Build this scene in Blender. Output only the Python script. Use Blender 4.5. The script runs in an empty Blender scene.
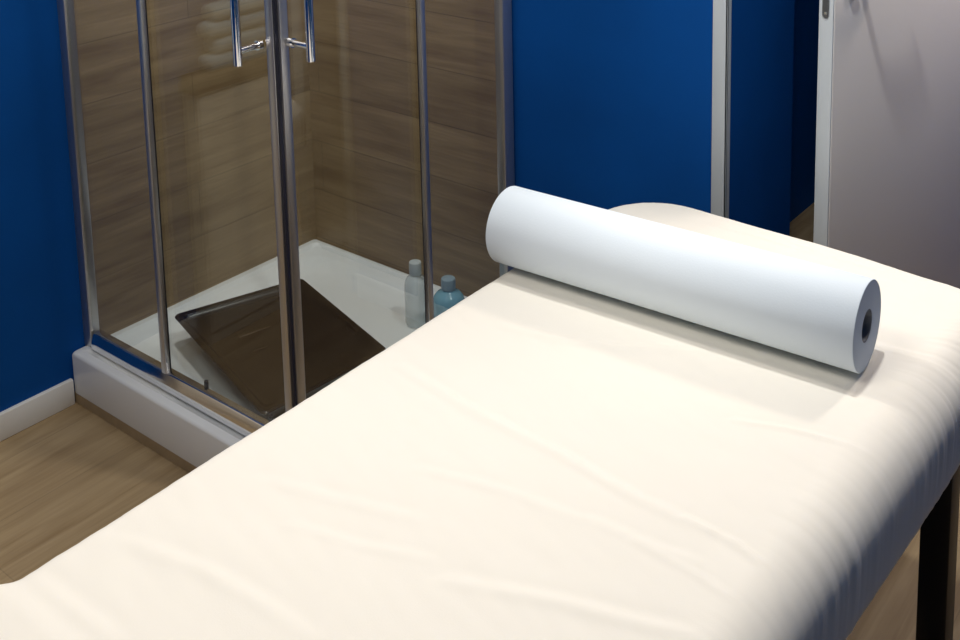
import bpy, bmesh, math, random
from mathutils import Vector, Matrix, noise
random.seed(4)
sc = bpy.context.scene
col = sc.collection
PI = math.pi

# ------------------------------------------------------------------ materials
def mat(name, color, rough=.5, metal=0.0, spec=.5, coat=0.0, alpha=1.0, noise_amt=0.0, noise_scale=6.0, bump=0.0, bump_scale=200.0):
    m = bpy.data.materials.new(name); m.use_nodes = True
    nt = m.node_tree; b = nt.nodes['Principled BSDF']
    b.inputs['Base Color'].default_value = (*color, 1)
    b.inputs['Roughness'].default_value = rough
    b.inputs['Metallic'].default_value = metal
    b.inputs['Specular IOR Level'].default_value = spec
    b.inputs['Coat Weight'].default_value = coat
    b.inputs['Coat Roughness'].default_value = .06
    b.inputs['Alpha'].default_value = alpha
    if noise_amt or bump:
        tc = nt.nodes.new('ShaderNodeTexCoord')
    if noise_amt:
        n = nt.nodes.new('ShaderNodeTexNoise'); n.inputs['Scale'].default_value = noise_scale; n.inputs['Detail'].default_value = 4
        r = nt.nodes.new('ShaderNodeMapRange')
        r.inputs['From Min'].default_value = .3; r.inputs['From Max'].default_value = .7
        r.inputs['To Min'].default_value = 1 - noise_amt; r.inputs['To Max'].default_value = 1 + noise_amt
        mx = nt.nodes.new('ShaderNodeMix'); mx.data_type = 'RGBA'; mx.blend_type = 'MULTIPLY'
        mx.inputs['Factor'].default_value = 1
        mx.inputs['A'].default_value = (*color, 1) if False else (*color, 1)
        nt.links.new(tc.outputs['Object'], n.inputs['Vector'])
        nt.links.new(n.outputs['Fac'], r.inputs['Value'])
        A = [s for s in mx.inputs if s.type == 'RGBA' and s.name == 'A'][0]
        B = [s for s in mx.inputs if s.type == 'RGBA' and s.name == 'B'][0]
        A.default_value = (*color, 1)
        nt.links.new(r.outputs['Result'], B)
        nt.links.new([s for s in mx.outputs if s.type == 'RGBA'][0], b.inputs['Base Color'])
    if bump:
        n2 = nt.nodes.new('ShaderNodeTexNoise'); n2.inputs['Scale'].default_value = bump_scale; n2.inputs['Detail'].default_value = 3
        bp = nt.nodes.new('ShaderNodeBump'); bp.inputs['Strength'].default_value = bump; bp.inputs['Distance'].default_value = .002
        nt.links.new(tc.outputs['Object'], n2.inputs['Vector'])
        nt.links.new(n2.outputs['Fac'], bp.inputs['Height'])
        nt.links.new(bp.outputs['Normal'], b.inputs['Normal'])
    return m

def wood_mat(name, cols, along, up, plank_w, plank_l, shift=0.0, shift_u=0.0, rough=.45, joint=.5, grain=1.0, mortar=.0015, tone=.12, spec=.4):
    """Boards: `along` / `up` are axis indices of the object coordinate."""
    m = bpy.data.materials.new(name); m.use_nodes = True
    nt = m.node_tree; N = nt.nodes; L = nt.links; b = N['Principled BSDF']
    b.inputs['Roughness'].default_value = rough
    b.inputs['Specular IOR Level'].default_value = spec
    tc = N.new('ShaderNodeTexCoord'); sp = N.new('ShaderNodeSeparateXYZ')
    L.new(tc.outputs['Object'], sp.inputs[0])
    ax = ['X', 'Y', 'Z']
    au = N.new('ShaderNodeMath'); au.operation = 'ADD'; au.inputs[1].default_value = -shift
    L.new(sp.outputs[ax[up]], au.inputs[0])
    al = N.new('ShaderNodeMath'); al.operation = 'ADD'; al.inputs[1].default_value = -shift_u
    L.new(sp.outputs[ax[along]], al.inputs[0])
    cb = N.new('ShaderNodeCombineXYZ')
    L.new(al.outputs[0], cb.inputs[0]); L.new(au.outputs[0], cb.inputs[1])
    br = N.new('ShaderNodeTexBrick'); br.offset = .37; br.offset_frequency = 2; br.squash = 1
    br.inputs['Scale'].default_value = 1
    br.inputs['Mortar Size'].default_value = mortar; br.inputs['Mortar Smooth'].default_value = .2
    br.inputs['Brick Width'].default_value = plank_l; br.inputs['Row Height'].default_value = plank_w
    br.inputs['Color1'].default_value = (1 - tone,) * 3 + (1,); br.inputs['Color2'].default_value = (1 + tone,) * 3 + (1,)
    br.inputs['Mortar'].default_value = (joint,) * 3 + (1,)
    L.new(cb.outputs[0], br.inputs['Vector'])
    def stretched(sa, su, detail, dist=0.0):
        mp = N.new('ShaderNodeMapping'); mp.inputs['Scale'].default_value = (sa, su, 1)
        n = N.new('ShaderNodeTexNoise'); n.inputs['Scale'].default_value = 1; n.inputs['Detail'].default_value = detail
        n.inputs['Distortion'].default_value = dist
        L.new(cb.outputs[0], mp.inputs[0]); L.new(mp.outputs[0], n.inputs['Vector']); return n
    n1 = stretched(2.2, 26, 6, .6); n2 = stretched(9, 160, 4)
    mixn = N.new('ShaderNodeMath'); mixn.operation = 'MULTIPLY_ADD'; mixn.inputs[1].default_value = .35
    L.new(n2.outputs['Fac'], mixn.inputs[0]); L.new(n1.outputs['Fac'], mixn.inputs[2])
    cr = N.new('ShaderNodeValToRGB')
    lo = .67 - .22 / grain; hi = .67 + .22 / grain
    cr.color_ramp.elements[0].position = max(0, lo); cr.color_ramp.elements[1].position = min(1, hi)
    cr.color_ramp.elements[0].color = (*cols[0], 1); cr.color_ramp.elements[1].color = (*cols[1], 1)
    L.new(mixn.outputs[0], cr.inputs[0])
    mx = N.new('ShaderNodeMix'); mx.data_type = 'RGBA'; mx.blend_type = 'MULTIPLY'; mx.inputs['Factor'].default_value = 1
    A = [s for s in mx.inputs if s.type == 'RGBA' and s.name == 'A'][0]
    B = [s for s in mx.inputs if s.type == 'RGBA' and s.name == 'B'][0]
    L.new(cr.outputs[0], A); L.new(br.outputs['Color'], B)
    L.new([s for s in mx.outputs if s.type == 'RGBA'][0], b.inputs['Base Color'])
    return m

def glass_mat(name, tint=(.93, .95, .94), base=.068):
    m = bpy.data.materials.new(name); m.use_nodes = True
    nt = m.node_tree; N = nt.nodes; L = nt.links
    N.remove(N['Principled BSDF']); out = N['Material Output']
    tr = N.new('ShaderNodeBsdfTransparent'); tr.inputs[0].default_value = (*tint, 1)
    gl = N.new('ShaderNodeBsdfGlossy'); gl.inputs['Roughness'].default_value = .01
    lw = N.new('ShaderNodeLayerWeight'); lw.inputs['Blend'].default_value = .5
    p = N.new('ShaderNodeMath'); p.operation = 'POWER'; p.inputs[1].default_value = 5
    L.new(lw.outputs['Facing'], p.inputs[0])
    k = N.new('ShaderNodeMath'); k.operation = 'MULTIPLY_ADD'; k.inputs[1].default_value = 1 - base; k.inputs[2].default_value = base
    L.new(p.outputs[0], k.inputs[0])
    mx = N.new('ShaderNodeMixShader')
    L.new(k.outputs[0], mx.inputs[0]); L.new(tr.outputs[0], mx.inputs[1]); L.new(gl.outputs[0], mx.inputs[2])
    L.new(mx.outputs[0], out.inputs['Surface'])
    return m

M = {}
M['blue'] = mat('blue_paint', (.0014, .070, .30), .7, spec=.12, noise_amt=.10, noise_scale=3.0, bump=.15, bump_scale=90)
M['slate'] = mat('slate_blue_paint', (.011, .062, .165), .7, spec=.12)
M['strip'] = mat('grey_white_paint', (.60, .65, .68), .5)
M['ceil'] = mat('ceiling_white', (.75, .74, .71), .8)
M['white'] = mat('white_paint', (.86, .86, .84), .45)
M['acrylic'] = mat('white_acrylic', (.85, .885, .91), .22, coat=.3)
M['plinth'] = mat('plinth_board', (.40, .30, .18), .5, noise_amt=.1, noise_scale=20)
M['tile_l'] = wood_mat('wood_look_tile', [(.225, .148, .074), (.375, .272, .150)], 1, 2, .155, 1.2, shift=.145, shift_u=-.42, mortar=.001, tone=.06, joint=.6, rough=.4)
M['tile_r'] = wood_mat('wood_look_tile_right', [(.225, .148, .074), (.375, .272, .150)], 0, 2, .155, 1.2, shift=.145, shift_u=.05, mortar=.001, tone=.06, joint=.5, rough=.4)
M['floor'] = wood_mat('laminate_floor', [(.262, .182, .095), (.415, .312, .182)], 1, 0, .19, 1.25, shift=.06, joint=.8, rough=.42, tone=.05)
M['chrome'] = mat('polished_chrome', (.86, .86, .87), .11, metal=1)
M['alu'] = mat('satin_aluminium', (.60, .585, .58), .36, metal=.9)
M['rubber'] = mat('dark_seal', (.02, .02, .035), .45)
M['seal'] = mat('grey_plastic_seal', (.33, .33, .36), .35)
M['glass'] = glass_mat('clear_glass')
M['sheet'] = mat('cream_cotton', (.86, .82, .735), .9, spec=.15, bump=.08, bump_scale=500)
M['paper'] = mat('white_paper', (.82, .90, .96), .85, spec=.15, bump=.08, bump_scale=300)
M['paper_edge'] = mat('paper_edge', (.66, .72, .78), .9, spec=.1)
M['card'] = mat('grey_cardboard', (.23, .24, .26), .9)
M['pad'] = mat('dark_vinyl', (.015, .015, .017), .4)
M['black'] = mat('black_lacquer', (.006, .006, .006), .45)
M['brown'] = mat('brown_gloss', (.020, .0115, .008), .2, spec=.32, coat=.05, noise_amt=.25, noise_scale=5, bump=.10, bump_scale=12)
M['glint'] = mat('brown_glint_gloss', (.022, .013, .009), .10, spec=.8, coat=1)  # extra gloss for the ribs added as highlight catchers
M['clear_pl'] = mat('clear_plastic', (.60, .70, .74), .25, spec=.6, alpha=.40)
M['blue_liq'] = mat('blue_bottle_plastic', (.24, .50, .64), .16, spec=.6, alpha=.85)
M['cap_w'] = mat('frosted_cap', (.62, .68, .70), .4, alpha=.85)
M['cap_b'] = mat('blue_grey_cap', (.30, .40, .47), .35)
M['door'] = mat('door_white', (.80, .765, .73), .42, noise_amt=.02, noise_scale=2)
M['steel'] = mat('brushed_steel', (.45, .47, .50), .3, metal=1)
M['brass'] = mat('brass', (.50, .42, .20), .3, metal=1)
M['cream'] = mat('cream_cabinet', (.76, .69, .56), .5, noise_amt=.05)
M['brownwood'] = mat('brown_worktop', (.12, .06, .025), .5)
M['towel'] = mat('pale_towel', (.55, .66, .70), .95)

# ------------------------------------------------------------------ helpers
def tag(o, label=None, cat=None, group=None, kind=None):
    if label: o['label'] = label
    if cat: o['category'] = cat
    if group: o['group'] = group
    if kind: o['kind'] = kind
    return o

def obj(name, bm, m, parent=None, smooth=True, angle=35):
    me = bpy.data.meshes.new(name)
    bmesh.ops.recalc_face_normals(bm, faces=bm.faces)
    bm.to_mesh(me); bm.free()
    me.materials.append(m)
    if smooth:
        for p in me.polygons: p.use_smooth = True
        me.set_sharp_from_angle(angle=math.radians(angle))
    o = bpy.data.objects.new(name, me); col.objects.link(o)
    if parent: o.parent = parent
    return o

def empty(name, loc=(0, 0, 0)):
    o = bpy.data.objects.new(name, None); col.objects.link(o); o.location = loc; o.empty_display_size = .1
    return o

def box_into(bm, lo, hi, bevel=0.0, seg=2):
    b2 = bmesh.new()
    bmesh.ops.create_cube(b2, size=1)
    for v in b2.verts:
        v.co = Vector([(lo[i] + hi[i]) / 2 + v.co[i] * (hi[i] - lo[i]) for i in range(3)])
    if bevel: bmesh.ops.bevel(b2, geom=b2.edges[:], offset=bevel, segments=seg, affect='EDGES', profile=.5)
    t = bpy.data.meshes.new('tmp'); b2.to_mesh(t); b2.free(); bm.from_mesh(t); bpy.data.meshes.remove(t)
    return bm
def box(lo, hi, bevel=0.0, seg=2):
    return box_into(bmesh.new(), lo, hi, bevel, seg)

def tube_into(bm, pts, r, n=20):
    rings = []
    pts = [Vector(p) for p in pts]
    for i, p in enumerate(pts):
        d = (pts[min(i + 1, len(pts) - 1)] - pts[max(i - 1, 0)]).normalized()
        a = d.orthogonal().normalized() if i == 0 else (rings_a - d * rings_a.dot(d)).normalized()
        rings_a = a; c = d.cross(a)
        rr = r[i] if isinstance(r, (list, tuple)) else r
        rings.append([bm.verts.new(p + rr * (math.cos(2 * PI * k / n) * a + math.sin(2 * PI * k / n) * c)) for k in range(n)])
    for A, B in zip(rings, rings[1:]):
        for k in range(n): bm.faces.new((A[k], A[(k + 1) % n], B[(k + 1) % n], B[k]))
    bm.faces.new(rings[0][::-1]); bm.faces.new(rings[-1])
    return bm

def lathe(prof, n=48, cap0=True, cap1=True):
    bm = bmesh.new(); rings = []
    for r, z in prof:
        rings.append([bm.verts.new((r * math.cos(2 * PI * k / n), r * math.sin(2 * PI * k / n), z)) for k in range(n)])
    for A, B in zip(rings, rings[1:]):
        for k in range(n): bm.faces.new((A[k], A[(k + 1) % n], B[(k + 1) % n], B[k]))
    if cap0: bm.faces.new(rings[0][::-1])
    if cap1: bm.faces.new(rings[-1])
    return bm

def rrect(x0, x1, y0, y1, r, n=10):
    pts = []
    for cx, cy, a0 in ((x1 - r, y1 - r, 0), (x0 + r, y1 - r, 90), (x0 + r, y0 + r, 180), (x1 - r, y0 + r, 270)):
        for k in range(n + 1):
            a = math.radians(a0 + 90 * k / n)
            pts.append((cx + r * math.cos(a), cy + r * math.sin(a)))
    return pts

def loft(rings, cap0=True, cap1=True):
    bm = bmesh.new()
    R = [[bm.verts.new(p) for p in ring] for ring in rings]
    n = len(R[0])
    for A, B in zip(R, R[1:]):
        for k in range(n): bm.faces.new((A[k], A[(k + 1) % n], B[(k + 1) % n], B[k]))
    if cap0: bm.faces.new(R[0][::-1])
    if cap1: bm.faces.new(R[-1])
    return bm

def struct(name, bm, m, label, cat, parent=None, smooth=True):
    o = obj(name, bm, m, parent, smooth)
    if parent is None: tag(o, label, cat, kind='structure')
    return o

# ------------------------------------------------------------------ room shell
RX, RY, H = 2.85, -3.7, 2.5
struct('floor', box((-.12, RY - .12, -.08), (RX + .12, 1.9, 0)), M['floor'], 'light brown wood plank floor of the treatment room', 'floor')
struct('ceiling', box((-.12, RY - .12, H), (RX + .12, 1.9, H + .08)), M['ceil'], 'plain white ceiling above the treatment room', 'ceiling')
wl = struct('wall_left', box((-.12, RY, 0), (0, .05, H)), M['blue'], 'blue painted wall on the left running into the shower', 'wall')
obj('tile_cladding', box((-.004, -.785, .10), (.0085, 0, 2.1)), M['tile_l'], wl, smooth=False)
wl.rotation_euler = (0, 0, -.026)     # the room is not quite square
wr = struct('wall_right', box((-.12, 0, 0), (1.366, .12, H)), M['blue'], 'blue painted wall behind the shower up to the white corner strip', 'wall')
obj('tile_cladding', box((.008, -.008, .10), (.765, 0, 2.1)), M['tile_r'], wr, smooth=False)
struct('wall_recess', box((1.25, .12, 0), (1.366, .365, H)), M['blue'], 'blue side wall of the door recess beside the white corner strip', 'wall')
struct('wall_back', box((1.0, 1.6, 0), (RX, 1.72, H)), M['blue'], 'dark blue wall at the end of the passage behind the door', 'wall')
struct('wall_passage', box((.9, .12, 0), (1.0, 1.72, H)), M['blue'], 'dark blue wall of the unlit passage behind the door', 'wall')
struct('wall_front', box((-.12, RY - .12, 0), (RX + .12, RY, H)), M['blue'], 'blue wall behind the camera', 'wall')
struct('wall_light_block', box((1.832, .79, 0), (RX, .91, H)), M['blue'], 'unseen blue wall added at the door hinge to block light from the gap', 'wall')  # unseen wall, added to stop lamp light leaking into the dark gap
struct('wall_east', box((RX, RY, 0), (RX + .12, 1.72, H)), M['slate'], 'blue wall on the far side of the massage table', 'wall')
struct('wall_partition', box((2.45, 0, 0), (RX, .12, H)), M['blue'], 'blue wall on the hinge side of the open white door', 'wall')
# white corner strip: an L profile wrapped round the outside corner
bm = bmesh.new()
box_into(bm, (1.335, -.006, .06), (1.372, 0, H), .0015)
box_into(bm, (1.366, -.006, .06), (1.372, .013, H), .0015)
struct('trim_1', bm, M['strip'], 'narrow white strip on the outside corner of the blue wall', 'trim')
# baseboards
def baseboard(name, lo, hi, label):
    return struct(name, box(lo, hi, .003), M['white'], label, 'baseboard')
baseboard('baseboard_left', (-.002, RY, 0), (.012, -.831, .068), 'white baseboard along the foot of the left blue wall').rotation_euler = (0, 0, -.026)
baseboard('baseboard_right', (.802, -.012, 0), (1.335, 0, .071), 'white baseboard under the blue wall behind the table')

# ------------------------------------------------------------------ open door
A = math.radians(74)
dr = empty('door_1', (1.565, .03, 0)); dr.rotation_euler = (0, 0, A)
tag(dr, 'white flush door standing open in the recess, lock plate on its edge', 'door', kind='structure')
# local: +x from the free edge to the hinge, -y is the face turned to the room
obj('door_leaf', box((0, -.04, .008), (.80, 0, 2.05), .003), M['door'], dr)
ep = obj('edge_lipping', box((-.0035, -.038, .012), (.0005, -.002, 2.045), .001), M['strip'], dr)
bm = loft([[(x, -.02 + a * .011 / .011, 1.165 + b) for a, b in rrect(-.0085, .0085, -.11, .11, .0084, 8)] for x in (-.0052, -.0035)])
lk = obj('lock_plate', bm, M['steel'], dr)
obj('screw', tube_into(bmesh.new(), [(-.0064, -.02, 1.066), (-.0050, -.02, 1.066)], .003, 12), M['chrome'], lk)
bm = tube_into(bmesh.new(), [(.058, -.0405, 1.190), (.058, -.049, 1.190)], .026, 32)
rs = obj('handle_rose', bm, M['brass'], dr)
obj('keyhole_plate', tube_into(bmesh.new(), [(.056, -.0405, 1.104), (.056, -.046, 1.104)], .014, 24), M['brass'], dr)
hp = [(.058, -.045, 1.190), (.058, -.075, 1.190), (.062, -.088, 1.190), (.075, -.092, 1.190), (.12, -.092, 1.189), (.165, -.090, 1.186), (.18, -.082, 1.184)]
obj('door_lever', tube_into(bmesh.new(), hp, .0085, 16), M['steel'], dr)

# ------------------------------------------------------------------ shower tray
T = .138
tr = empty('shower_tray', (0, 0, 0))
tag(tr, 'square white shower tray in the room corner on a brown plinth', 'shower tray')
def R3(x0, x1, y0, y1, r, z): return [(x, y, z) for x, y in rrect(x0, x1, y0, y1, r, 12)]
e0 = .010
def skew(ring): return [(x - .026 * abs(y) * max(0, 1 - x / .4) , y, z) for x, y, z in ring]   # follows the left wall
yF = -.828; xF = .790
rings = [
    R3(.001, xF - .001, yF + .001, -e0, .010, .028), R3(.001, xF, yF, -e0, .010, .034), R3(.001, xF, yF, -e0, .010, T - .008),
    R3(.002, xF - .001, yF + .001, -e0 - .001, .012, T - .004), R3(.005, xF - .004, yF + .004, -e0 - .004, .012, T - .001), R3(.009, xF - .008, yF + .008, -e0 - .008, .012, T),
    R3(.026, xF - .024, yF + .024, -.026, .02, T), R3(.030, xF - .028, yF + .028, -.030, .02, T - .004),
    R3(.034, .755, -.764, -.034, .03, T - .010), R3(.052, .735, -.742, -.052, .05, T - .013),
    R3(.062, .725, -.732, -.062, .06, T - .018),
    R3(.080, .706, -.712, -.080, .075, T - .036), R3(.094, .692, -.698, -.094, .085, T - .043), R3(.15, .64, -.64, -.15, .10, T - .045)]
rings = [skew(r_) for r_ in rings]
obj('tray_basin', loft(rings), M['acrylic'], tr)
obj('plinth', box((-.019, -.826, 0), (.786, -.010, .029)), M['plinth'], tr, smooth=False)

# ------------------------------------------------------------------ shower enclosure
en = empty('shower_enclosure', (.4, -.4, T))
tag(en, 'corner shower enclosure with clear glass and chrome frame on the white tray', 'shower enclosure')
en.location = (0, 0, 0)
ZT = 1.98
PX, PY = .765, -.775          # the two glass planes (outer)
obj('wall_profile', box((-.024, PY - .012, T), (.010, PY + .016, ZT), .003), M['alu'], en)
obj('wall_profile', box((PX - .016, -.048, T), (PX + .012, -.009, ZT), .003), M['alu'], en)
prof = [(.013, 0), (.0135, .004), (.0133, .013), (.0125, .018), (.0088, .030), (.0062, .0385), (.004, .0412), (0, .042), (-.006, .042), (-.014, .042), (-.014, 0)]   # rounded outer face
def rail(name, a0, a1, along, z0, flip=1):
    rg = []
    for a in (a0, a1):
        if along == 'x': rg.append([(a, PY - o, z0 + (h if flip == 1 else .042 - h)) for o, h in prof])
        else: rg.append([(PX + o, a, z0 + (h if flip == 1 else .042 - h)) for o, h in prof])
    return obj(name, loft(rg), M['chrome'], en, angle=40)
rail('bottom_rail', .013, PX + .013, 'x', T)
rail('bottom_rail', PY + .014, -.048, 'y', T)
rail('top_rail', .013, PX + .013, 'x', ZT - .042, -1)
rail('top_rail', PY + .014, -.048, 'y', ZT - .042, -1)
zb, zt = T + .036, ZT - .03
# fixed panels with their free-edge profile
f1 = obj('fixed_panel', box((.011, PY - .006, zb), (.318, PY, zt)), M['glass'], en, smooth=False)
obj('edge_profile', box((.304, PY - .010, zb + .004), (.322, PY + .003, zt), .002), M['alu'], f1)
f2 = obj('fixed_panel', box((PX, -.345, zb), (PX + .006, -.046, zt)), M['glass'], en, smooth=False)
obj('edge_profile', box((PX - .003, -.352, zb + .004), (PX + .010, -.336, zt), .002), M['alu'], f2)
# sliding doors meeting at the corner
d1 = obj('sliding_door', box((.306, PY + .008, zb + .004), (PX - .028, PY + .014, zt)), M['glass'], en, smooth=False)
obj('back_seal', box((.300, PY + .004, zb + .004), (.307, PY + .016, zt)), M['rubber'], d1)
obj('closing_stile', box((PX - .032, PY - .002, zb + .004), (PX - .009, PY + .018, zt), .004), M['alu'], d1)
obj('magnetic_seal', box((PX - .009, PY + .001, zb + .004), (PX - .003, PY + .012, zt)), M['rubber'], d1)
d2 = obj('sliding_door', box((PX - .014, PY + .028, zb + .004), (PX - .008, -.338, zt)), M['glass'], en, smooth=False)
obj('back_seal', box((PX - .016, -.340, zb + .004), (PX - .004, -.333, zt)), M['rubber'], d2)
obj('closing_stile', box((PX - .018, PY + .009, zb + .004), (PX + .002, PY + .032, zt), .004), M['alu'], d2)
def handle(parent, bar, inward):
    b = Vector(bar); i = Vector(inward); bm = bmesh.new()
    tube_into(bm, [b + Vector((0, 0, -.001)), b + Vector((0, 0, .001)), b + Vector((0, 0, .279)), b + Vector((0, 0, .281))], [.0075, .009, .009, .0075], 20)
    for h in (.030, .25):
        tube_into(bm, [b + Vector((0, 0, h)), b + i * .054 + Vector((0, 0, h))], .0075, 20)
        tube_into(bm, [b + i * .050 + Vector((0, 0, h)), b + i * .060 + Vector((0, 0, h))], .0105, 20)
    obj('door_handle', bm, M['chrome'], parent)
handle(d1, (.709, -.830, 1.014), (0, 1, 0))
handle(d2, (.829, -.743, 1.022), (-1, 0, 0))
for x in (.435, .66):
    bm = tube_into(bmesh.new(), [(x, -.7555, .155), (x, -.7555, .190)], .0052, 16)
    box_into(bm, (x - .012, -.7605, .155), (x + .012, -.7515, .171), .002)
    obj('door_guide', bm, M['rubber'], d1)

# ------------------------------------------------------------------ brown basin lying in the tray
fz = T - .0435
ba = empty('washbasin', (.401, -.503, fz)); ba.rotation_euler = (0, 0, math.radians(-15.8))
tag(ba, 'glossy dark brown rectangular basin lying askew on the shower tray floor', 'basin')
def RB(hx, hy, r, z): return [(x + (.062 * max(0, x / .232) - .024 * max(0, -x / .232)) * (.18 - y) / .36, y, z) for x, y in rrect(-hx, hx, -hy, hy, r, 10)]
hx, hy, hh = .232, .180, .087
rings = [RB(hx - .056, hy - .056, .02, 0), RB(hx - .046, hy - .046, .022, .006), RB(hx - .002, hy - .002, .018, hh - .006), RB(hx, hy, .016, hh - .003), RB(hx - .002, hy - .002, .015, hh),
         RB(hx - .014, hy - .014, .014, hh), RB(hx - .017, hy - .017, .014, hh - .003), RB(hx - .020, hy - .020, .02, hh - .010), RB(hx - .032, hy - .032, .04, hh - .016)]
for k in range(1, 9):
    s = 1 - k / 9.0
    rings.append(RB((hx - .032) * s + .002, (hy - .032) * s + .002, .04 * s + .001, hh - .016 - .016 * (1 - s * s)))
obj('basin_shell', loft(rings), M['brown'], ba, angle=50)

zf = fz + hh - .0305
for pts in ([(.268, -.582), (.280, -.565), (.291, -.543), (.302, -.498), (.325, -.419), (.352, -.373)],
            [(.345, -.640), (.358, -.612), (.368, -.574), (.383, -.511)],
            [(.462, -.655), (.495, -.645), (.524, -.618), (.541, -.581)]):
    inv = Matrix.Rotation(math.radians(15.8), 4, 'Z')
    fine = []
    for a, b in zip(pts, pts[1:]):
        for q in range(6): fine.append(Vector((a[0] + (b[0] - a[0]) * q / 6, a[1] + (b[1] - a[1]) * q / 6, 0)))
    for _ in range(8): fine = [fine[0]] + [(fine[i - 1] + fine[i] * 2 + fine[i + 1]) / 4 for i in range(1, len(fine) - 1)] + [fine[-1]]
    loc = [inv @ (p - Vector((.401, -.503, 0))) for p in fine]
    obj('glint_rib', tube_into(bmesh.new(), [(p.x, p.y, hh - .0345) for p in loc], [.0070 * (.35 + .65 * math.sin(PI * (i + .5) / len(loc))) for i in range(len(loc))], 14), M['glint'], ba)  # ribs added to the basin so lamp glints draw curved streaks

# ------------------------------------------------------------------ bottles
def bottle(name, loc, prof, cap, mb, mc, label, s=1.0):
    t = empty(name, loc); tag(t, label, 'bottle')
    obj('bottle_body', lathe([(r * s, z * s) for r, z in prof]), mb, t)
    obj('cap', lathe([(r * s, z * s) for r, z in cap]), mc, t)
bottle('shampoo_bottle', (.541, -.145, fz),
       [(.022, 0), (.027, .003), (.0285, .010), (.0285, .100), (.027, .112), (.022, .122), (.014, .129), (.012, .133)],
       [(.0145, .131), (.0155, .133), (.0155, .158), (.0145, .163), (.010, .165)], M['clear_pl'], M['cap_w'],
       'clear plastic bottle with a pale cap standing on the shower tray', 1.08)
bottle('shampoo_bottle', (.650, -.138, fz),
       [(.038, 0), (.043, .003), (.045, .010), (.045, .105), (.042, .118), (.034, .128), (.022, .135), (.018, .140)],
       [(.019, .141), (.0205, .143), (.0205, .168), (.019, .172), (.013, .174)], M['blue_liq'], M['cap_b'],
       'stout blue bottle half hidden behind the massage table edge', .93)

# ------------------------------------------------------------------ massage table
ZB = .667
XL, XR, YN, YF = 1.236, 2.034, -2.16, -.190
mt = empty('massage_table', (0, 0, 0))
tag(mt, 'massage table with black legs under the cream fitted sheet', 'massage table')
pad = [[(x, y, z) for x, y in rrect(XL + i, XR - .06 - i, YN + i, YF - i, .07, 8)] for i, z in ((.03, .555), (.022, .562), (.022, .635), (.03, .648))]
obj('padded_top', loft(pad), M['pad'], mt)
bm = bmesh.new()
for lo, hi in (((XL + .08, YN + .10, .51), (XL + .105, YF - .10, .576)), ((1.93, YN + .10, .51), (1.955, YF - .10, .576)),
               ((XL + .08, YF - .125, .51), (1.955, YF - .10, .576)), ((XL + .08, YN + .10, .51), (1.955, YN + .125, .576))):
    box_into(bm, lo, hi, .003)
obj('apron_frame', bm, M['black'], mt)
for x in (XL + .085, 1.945):
    for y in (-.387, YN + .13):
        obj('leg', box((x, y - .025, 0), (x + .050, y + .025, .572), .003), M['black'], mt)

# fitted sheet --------------------------------------------------------------
creases = [(4, 14, [(1.312, -1.022), (1.494, -1.044), (1.642, -1.05), (1.78, -1.064), (1.89, -1.063)]), (2.5, 12, [(1.749, -1.136), (1.847, -1.129), (1.905, -1.121)]), (4, 16, [(1.674, -1.327), (1.8, -1.277), (1.912, -1.242), (1.953, -1.225)]), (3, 8, [(1.802, -0.832), (1.875, -0.804), (1.943, -0.791), (2.008, -0.783)]), (4, 8, [(1.851, -1.058), (1.922, -1.061), (1.974, -1.075), (2.018, -1.102)]), (2.5, 9, [(1.823, -1.136), (1.907, -1.137), (1.97, -1.148), (1.997, -1.159)]), (3.5, 18, [(1.265, -1.634), (1.348, -1.631), (1.424, -1.628)]), (3, 16, [(1.293, -1.526), (1.417, -1.497), (1.535, -1.488), (1.605, -1.49)]), (2, 12, [(1.446, -1.376), (1.544, -1.348), (1.631, -1.314)]), (3, 16, [(1.36, -0.823), (1.47, -0.801), (1.563, -0.763), (1.673, -0.696)]), (2, 10, [(1.897, -0.504), (1.959, -0.495), (1.997, -0.492)]), (2.5, 9, [(1.935, -0.651), (2.009, -0.674), (2.047, -0.704)]), (2, 12, [(1.448, -0.272), (1.575, -0.264), (1.699, -0.268)]), (2, 10, [(1.56, -0.231), (1.736, -0.262), (1.849, -0.266)]), (2, 12, [(1.507, -1.193), (1.62, -1.159), (1.738, -1.143)]), (2, 14, [(1.345, -1.341), (1.463, -1.303), (1.574, -1.268)])]
def seg_dist(px, py, a, b):
    dx, dy = b[0] - a[0], b[1] - a[1]; L = dx * dx + dy * dy
    t = max(0, min(1, ((px - a[0]) * dx + (py - a[1]) * dy) / L))
    cx, cy = a[0] + t * dx, a[1] + t * dy
    s = (px - cx) * -dy + (py - cy) * dx
    return math.hypot(px - cx, py - cy), (1 if s > 0 else -1), t
def crease_h(x, y):
    h = 0
    for a, w, pl in creases:
        best = None; n = len(pl) - 1
        for k in range(n):
            if abs(pl[k][0] - x) > .30 or abs(pl[k][1] - y) > .25: continue
            d, s, t = seg_dist(x, y, pl[k], pl[k + 1])
            if best is None or d < best[0]: best = (d, s, (k + t) / n)
        if best is None: continue
        d, s, u = best; w_ = w * .001 * .72
        if d > 4 * w_: continue
        fade = math.sin(PI * min(1, max(0, .08 + .84 * u))) ** .6
        d *= s
        h += a * .001 * .85 * fade * math.exp(-(d / w_) ** 2) * (1.0 if d > 0 else .9)
        h -= a * .001 * .40 * fade * math.exp(-((d - 1.6 * w_) / w_) ** 2)
    return h
XC = (XL + XR) / 2
def smooth01(a, b, v):
    t = max(0, min(1, (v - a) / (b - a))); return t * t * (3 - 2 * t)
def right_shift(x, y):       # the far-side edge tapers slightly toward the camera
    return -.030 * max(0, min(.5, -.60 - y)) * smooth01(XC, XR, x)
base = rrect(XL, XR, YN, YF, .085, 24)[:25] + rrect(XL, XR, YN, YF, .15, 24)[25:]
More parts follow.
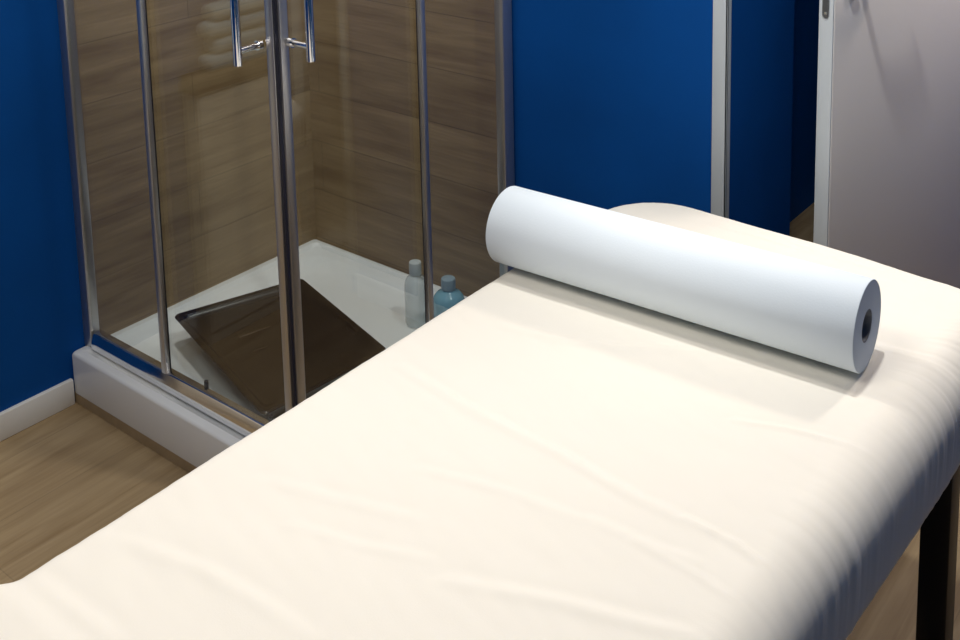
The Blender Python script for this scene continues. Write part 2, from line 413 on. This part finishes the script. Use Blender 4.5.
# resample densely
P = base + [base[0]]
cum = [0]
for a, b in zip(P, P[1:]): cum.append(cum[-1] + math.hypot(b[0] - a[0], b[1] - a[1]))
NB = 1180; bnd = []; j = 0
for k in range(NB):
    t = cum[-1] * k / NB
    while cum[j + 1] < t: j += 1
    f = (t - cum[j]) / max(1e-9, cum[j + 1] - cum[j])
    bnd.append((P[j][0] + f * (P[j + 1][0] - P[j][0]), P[j][1] + f * (P[j + 1][1] - P[j][1])))
half = (XR - XL) / 2
def med(x, y): return (XC, min(max(y, YN + half), YF - half))
def gather(s, x):            # elastic gathers, strongest along the right edge
    g = .45 * noise.noise((s * 30, 3.1, 0)) + .40 * noise.noise((s * 85, 7.7, 0)) + .25 * noise.noise((s * 170, 1.7, 0))
    return g
bm = bmesh.new(); rings = []
NT = 105
SR = lambda x: .030 + .044 * smooth01(XC, XR, x)
HEM = .503
for ir in range(NT):                                   # flat top, from the middle line outward
    ring = []
    for (bx, by) in bnd:
        mx_, my_ = med(bx, by); r = SR(bx)
        f = ir / (NT - 1); L = math.hypot(bx - mx_, by - my_); g = f * (L - r) / L
        x, y = mx_ + (bx - mx_) * g, my_ + (by - my_) * g
        ring.append((x, y, ZB, 0.0, bx, by, (L - r) * (1 - f)))
    rings.append(ring)
for k in range(1, 13):                                 # shoulder
    a = PI / 2 * k / 12; ring = []
    for (bx, by) in bnd:
        mx_, my_ = med(bx, by); r = SR(bx); L = math.hypot(bx - mx_, by - my_)
        g = (L - r + r * math.sin(a)) / L
        ring.append((mx_ + (bx - mx_) * g, my_ + (by - my_) * g, ZB - r + r * math.cos(a), k / 12, bx, by, 0))
    rings.append(ring)
for k in range(1, 11):                                 # side and tucked hem
    ring = []
    for (bx, by) in bnd:
        mx_, my_ = med(bx, by); r = SR(bx); L = math.hypot(bx - mx_, by - my_)
        z0 = ZB - r; u = k / 10
        if u <= .8: z = z0 + (HEM + .008 - z0) * (u / .8); ins = .004 * (u / .8) ** 2
        else: v = (u - .8) / .2; z = HEM + .008 - .008 * math.sin(v * PI / 2); ins = .004 + .03 * v * v
        g = (L - ins) / L
        ring.append((mx_ + (bx - mx_) * g, my_ + (by - my_) * g, z, 1 + u, bx, by, 0))
    rings.append(ring)
V = []
for ring in rings:
    row = []
    for k, (x, y, z, q, bx, by, dist) in enumerate(ring):
        s = cum[-1] * k / NB
        nx, ny = bx - med(bx, by)[0], by - med(bx, by)[1]; l = math.hypot(nx, ny); nx /= l; ny /= l
        wr_ = smooth01(XC + .2, XR, bx)
        edge = 1 - smooth01(0, .04, dist) if q == 0 else 1.0
        side = max(0, q - 1)
        h = 0
        if q <= .5:
            flat = 1 - smooth01(.0, .05, max(0, .11 - abs(y + .61)))     # stays calm under the paper roll
            h = crease_h(x, y) * (.35 + .65 * flat)
            h += .0020 * noise.noise((x * 5 + y * 2, y * 9, 1.7)) * (.3 + .7 * flat)
            h += .0009 * noise.noise((x * 14 + y * 6, y * 40 + x * 8, 4.2)) * (.3 + .7 * flat)
        gg = gather(s, x)
        amp = (.0005 + .0021 * wr_ * (.35 + 1.1 * smooth01(-.25, .35, noise.noise((s * 6, 9.3, 0))))) * edge * (1 - .55 * side)
        z2 = z + h * (1 - edge * .4 * (q > 0)) + (gg * amp * .7 if q < 1 else 0)
        out = gg * amp * (1 if q > 0 else 0)
        # loose fold near the near-left corner
        b_ = smooth01(-1.635, -1.675, y) * smooth01(1.56, 1.28, x)
        z2 += .009 * b_ * (1 if q < 1 else max(0, 1 - side))
        out += .007 * b_ * (1 if q > 0 else edge)
        row.append(bm.verts.new((x + right_shift(x, y) + nx * out, y + ny * out, z2)))
    V.append(row)
for Aq, Bq in zip(V, V[1:]):
    for k in range(NB):
        bm.faces.new((Aq[k], Aq[(k + 1) % NB], Bq[(k + 1) % NB], Bq[k]))
bmesh.ops.remove_doubles(bm, verts=bm.verts, dist=.00005)
sh = obj('fitted_sheet', bm, M['sheet'], None, angle=180)
tag(sh, 'cream cotton fitted sheet stretched over the massage table', 'sheet')

# ------------------------------------------------------------------ paper roll
RR = .0721; CR = .026; LEN = .679
x0, y0, x1, y1 = 1.2277, -.6267, 1.9024, -.5891
pr = empty('paper_roll', (x0, y0, ZB + RR + .0025))
pr.rotation_euler = (0, PI / 2, math.atan2(y1 - y0, x1 - x0))
tag(pr, 'thick roll of white couch paper lying across the cream sheet', 'paper roll')
obj('paper_winding', lathe([(RR - .0012, 0), (RR, .0012), (RR, LEN - .0012), (RR - .0012, LEN)], 128, False, False), M['paper'], pr, angle=60)
def ringface(z):
    bm = bmesh.new(); n = 96; A_ = []; 
    radii = [CR + (RR - .0012 - CR) * k / 14 for k in range(15)]
    R_ = [[bm.verts.new((r * math.cos(2 * PI * k / n), r * math.sin(2 * PI * k / n), z + (.0006 if i % 2 else 0))) for k in range(n)] for i, r in enumerate(radii)]
    for a_, b_ in zip(R_, R_[1:]):
        for k in range(n): bm.faces.new((a_[k], a_[(k + 1) % n], b_[(k + 1) % n], b_[k]))
    return bm
for z_ in (0, LEN - .0006):
    obj('paper_edge', ringface(z_), M['paper_edge'], pr)
obj('cardboard_core', lathe([(CR, .001), (CR, LEN - .001), (CR - .0025, LEN - .001), (CR - .0025, .001), (CR, .001)], 64, False, False), M['card'], pr)

# ------------------------------------------------------------------ unseen cabinet and towels, guessed from a pale reflection in the shower glass
cb = empty('low_cabinet', (.07, -1.6, 0))
tag(cb, 'unseen low cream cabinet with a brown top, guessed from the reflection in the left shower glass', 'cabinet')
def kid(name, lo, hi, m, par, bev=.002):
    o = obj(name, box([lo[i] - (.07, -1.6, 0)[i] for i in range(3)], [hi[i] - (.07, -1.6, 0)[i] for i in range(3)], bev), m, par); return o
kid('carcass', (-.004, -2.1, .0), (.045, -1.078, .722), M['cream'], cb)
kid('worktop', (-.004, -2.12, .722), (.060, -1.068, .768), M['brownwood'], cb)
kid('cabinet_door', (.045, -1.59, .04), (.054, -1.082, .71), M['cream'], cb)
kid('cabinet_door', (.045, -2.09, .04), (.054, -1.60, .71), M['cream'], cb)
for k in range(4):
    y = -1.13 - .02 * (k % 2); z = .7685 + k * .0452
    o = obj('folded_towel', box((-.006, y - .42, z), (.058, y, z + .044), .018, 4), M['towel'])
    tag(o, ['lowest', 'second lowest', 'second highest', 'topmost'][k] + ' pale folded towel of the guessed stack on the unseen low cream cabinet', 'towel', 'towels on the low cabinet')

# ------------------------------------------------------------------ lamps
def lamp(name, loc, power, size, color, target=None):
    d = bpy.data.lights.new(name, 'AREA'); d.shape = 'DISK'; d.size = size; d.energy = power; d.color = color
    o = bpy.data.objects.new(name, d); col.objects.link(o); o.location = loc
    if target:
        o.rotation_euler = (Vector(target) - Vector(loc)).to_track_quat('-Z', 'Y').to_euler()
    return o
lamp('ceiling_spot', (1.72, -.44, 2.44), 15, .08, (.98, .97, .95))
lamp('ceiling_light', (1.40, -1.85, 2.46), 18.5, .70, (1, .94, .85))
lamp('shower_fill', (.55, -.75, 2.46), 15, .20, (1, .95, .88))  # unseen fill, added to brighten the shower tiles and tray
lamp('passage_light', (2.06, .60, 1.95), 14, .20, (1, .86, .72))

# ------------------------------------------------------------------ world, camera, view
w = bpy.data.worlds.new('World'); sc.world = w; w.use_nodes = True
w.node_tree.nodes['Background'].inputs[0].default_value = (0, 0, 0, 1)
cam = bpy.data.cameras.new('camera'); co = bpy.data.objects.new('camera', cam); col.objects.link(co)
r = Vector((0.78033907, 0.62498133, -0.02166258)); u = Vector((-0.08017015, 0.13433324, 0.98768787)); f = Vector((-0.62019648, 0.76899474, -0.15493033))
mw = Matrix(((r.x, u.x, -f.x, 2.48749), (r.y, u.y, -f.y, -2.24964), (r.z, u.z, -f.z, 1.68337), (0, 0, 0, 1)))
co.matrix_world = mw
cam.sensor_fit = 'HORIZONTAL'; cam.sensor_width = 36; cam.lens = 1143.459 / 960 * 36
cam.shift_y = -417.4 / 960; cam.clip_start = .02; cam.clip_end = 50
sc.camera = co
vs = sc.view_settings
vs.view_transform = 'Standard'; vs.look = 'None'; vs.gamma = 1; vs.use_curve_mapping = False; vs.exposure = 0.0
sc.cycles.max_bounces = 14; sc.cycles.transparent_max_bounces = 24; sc.cycles.glossy_bounces = 8; sc.cycles.diffuse_bounces = 6
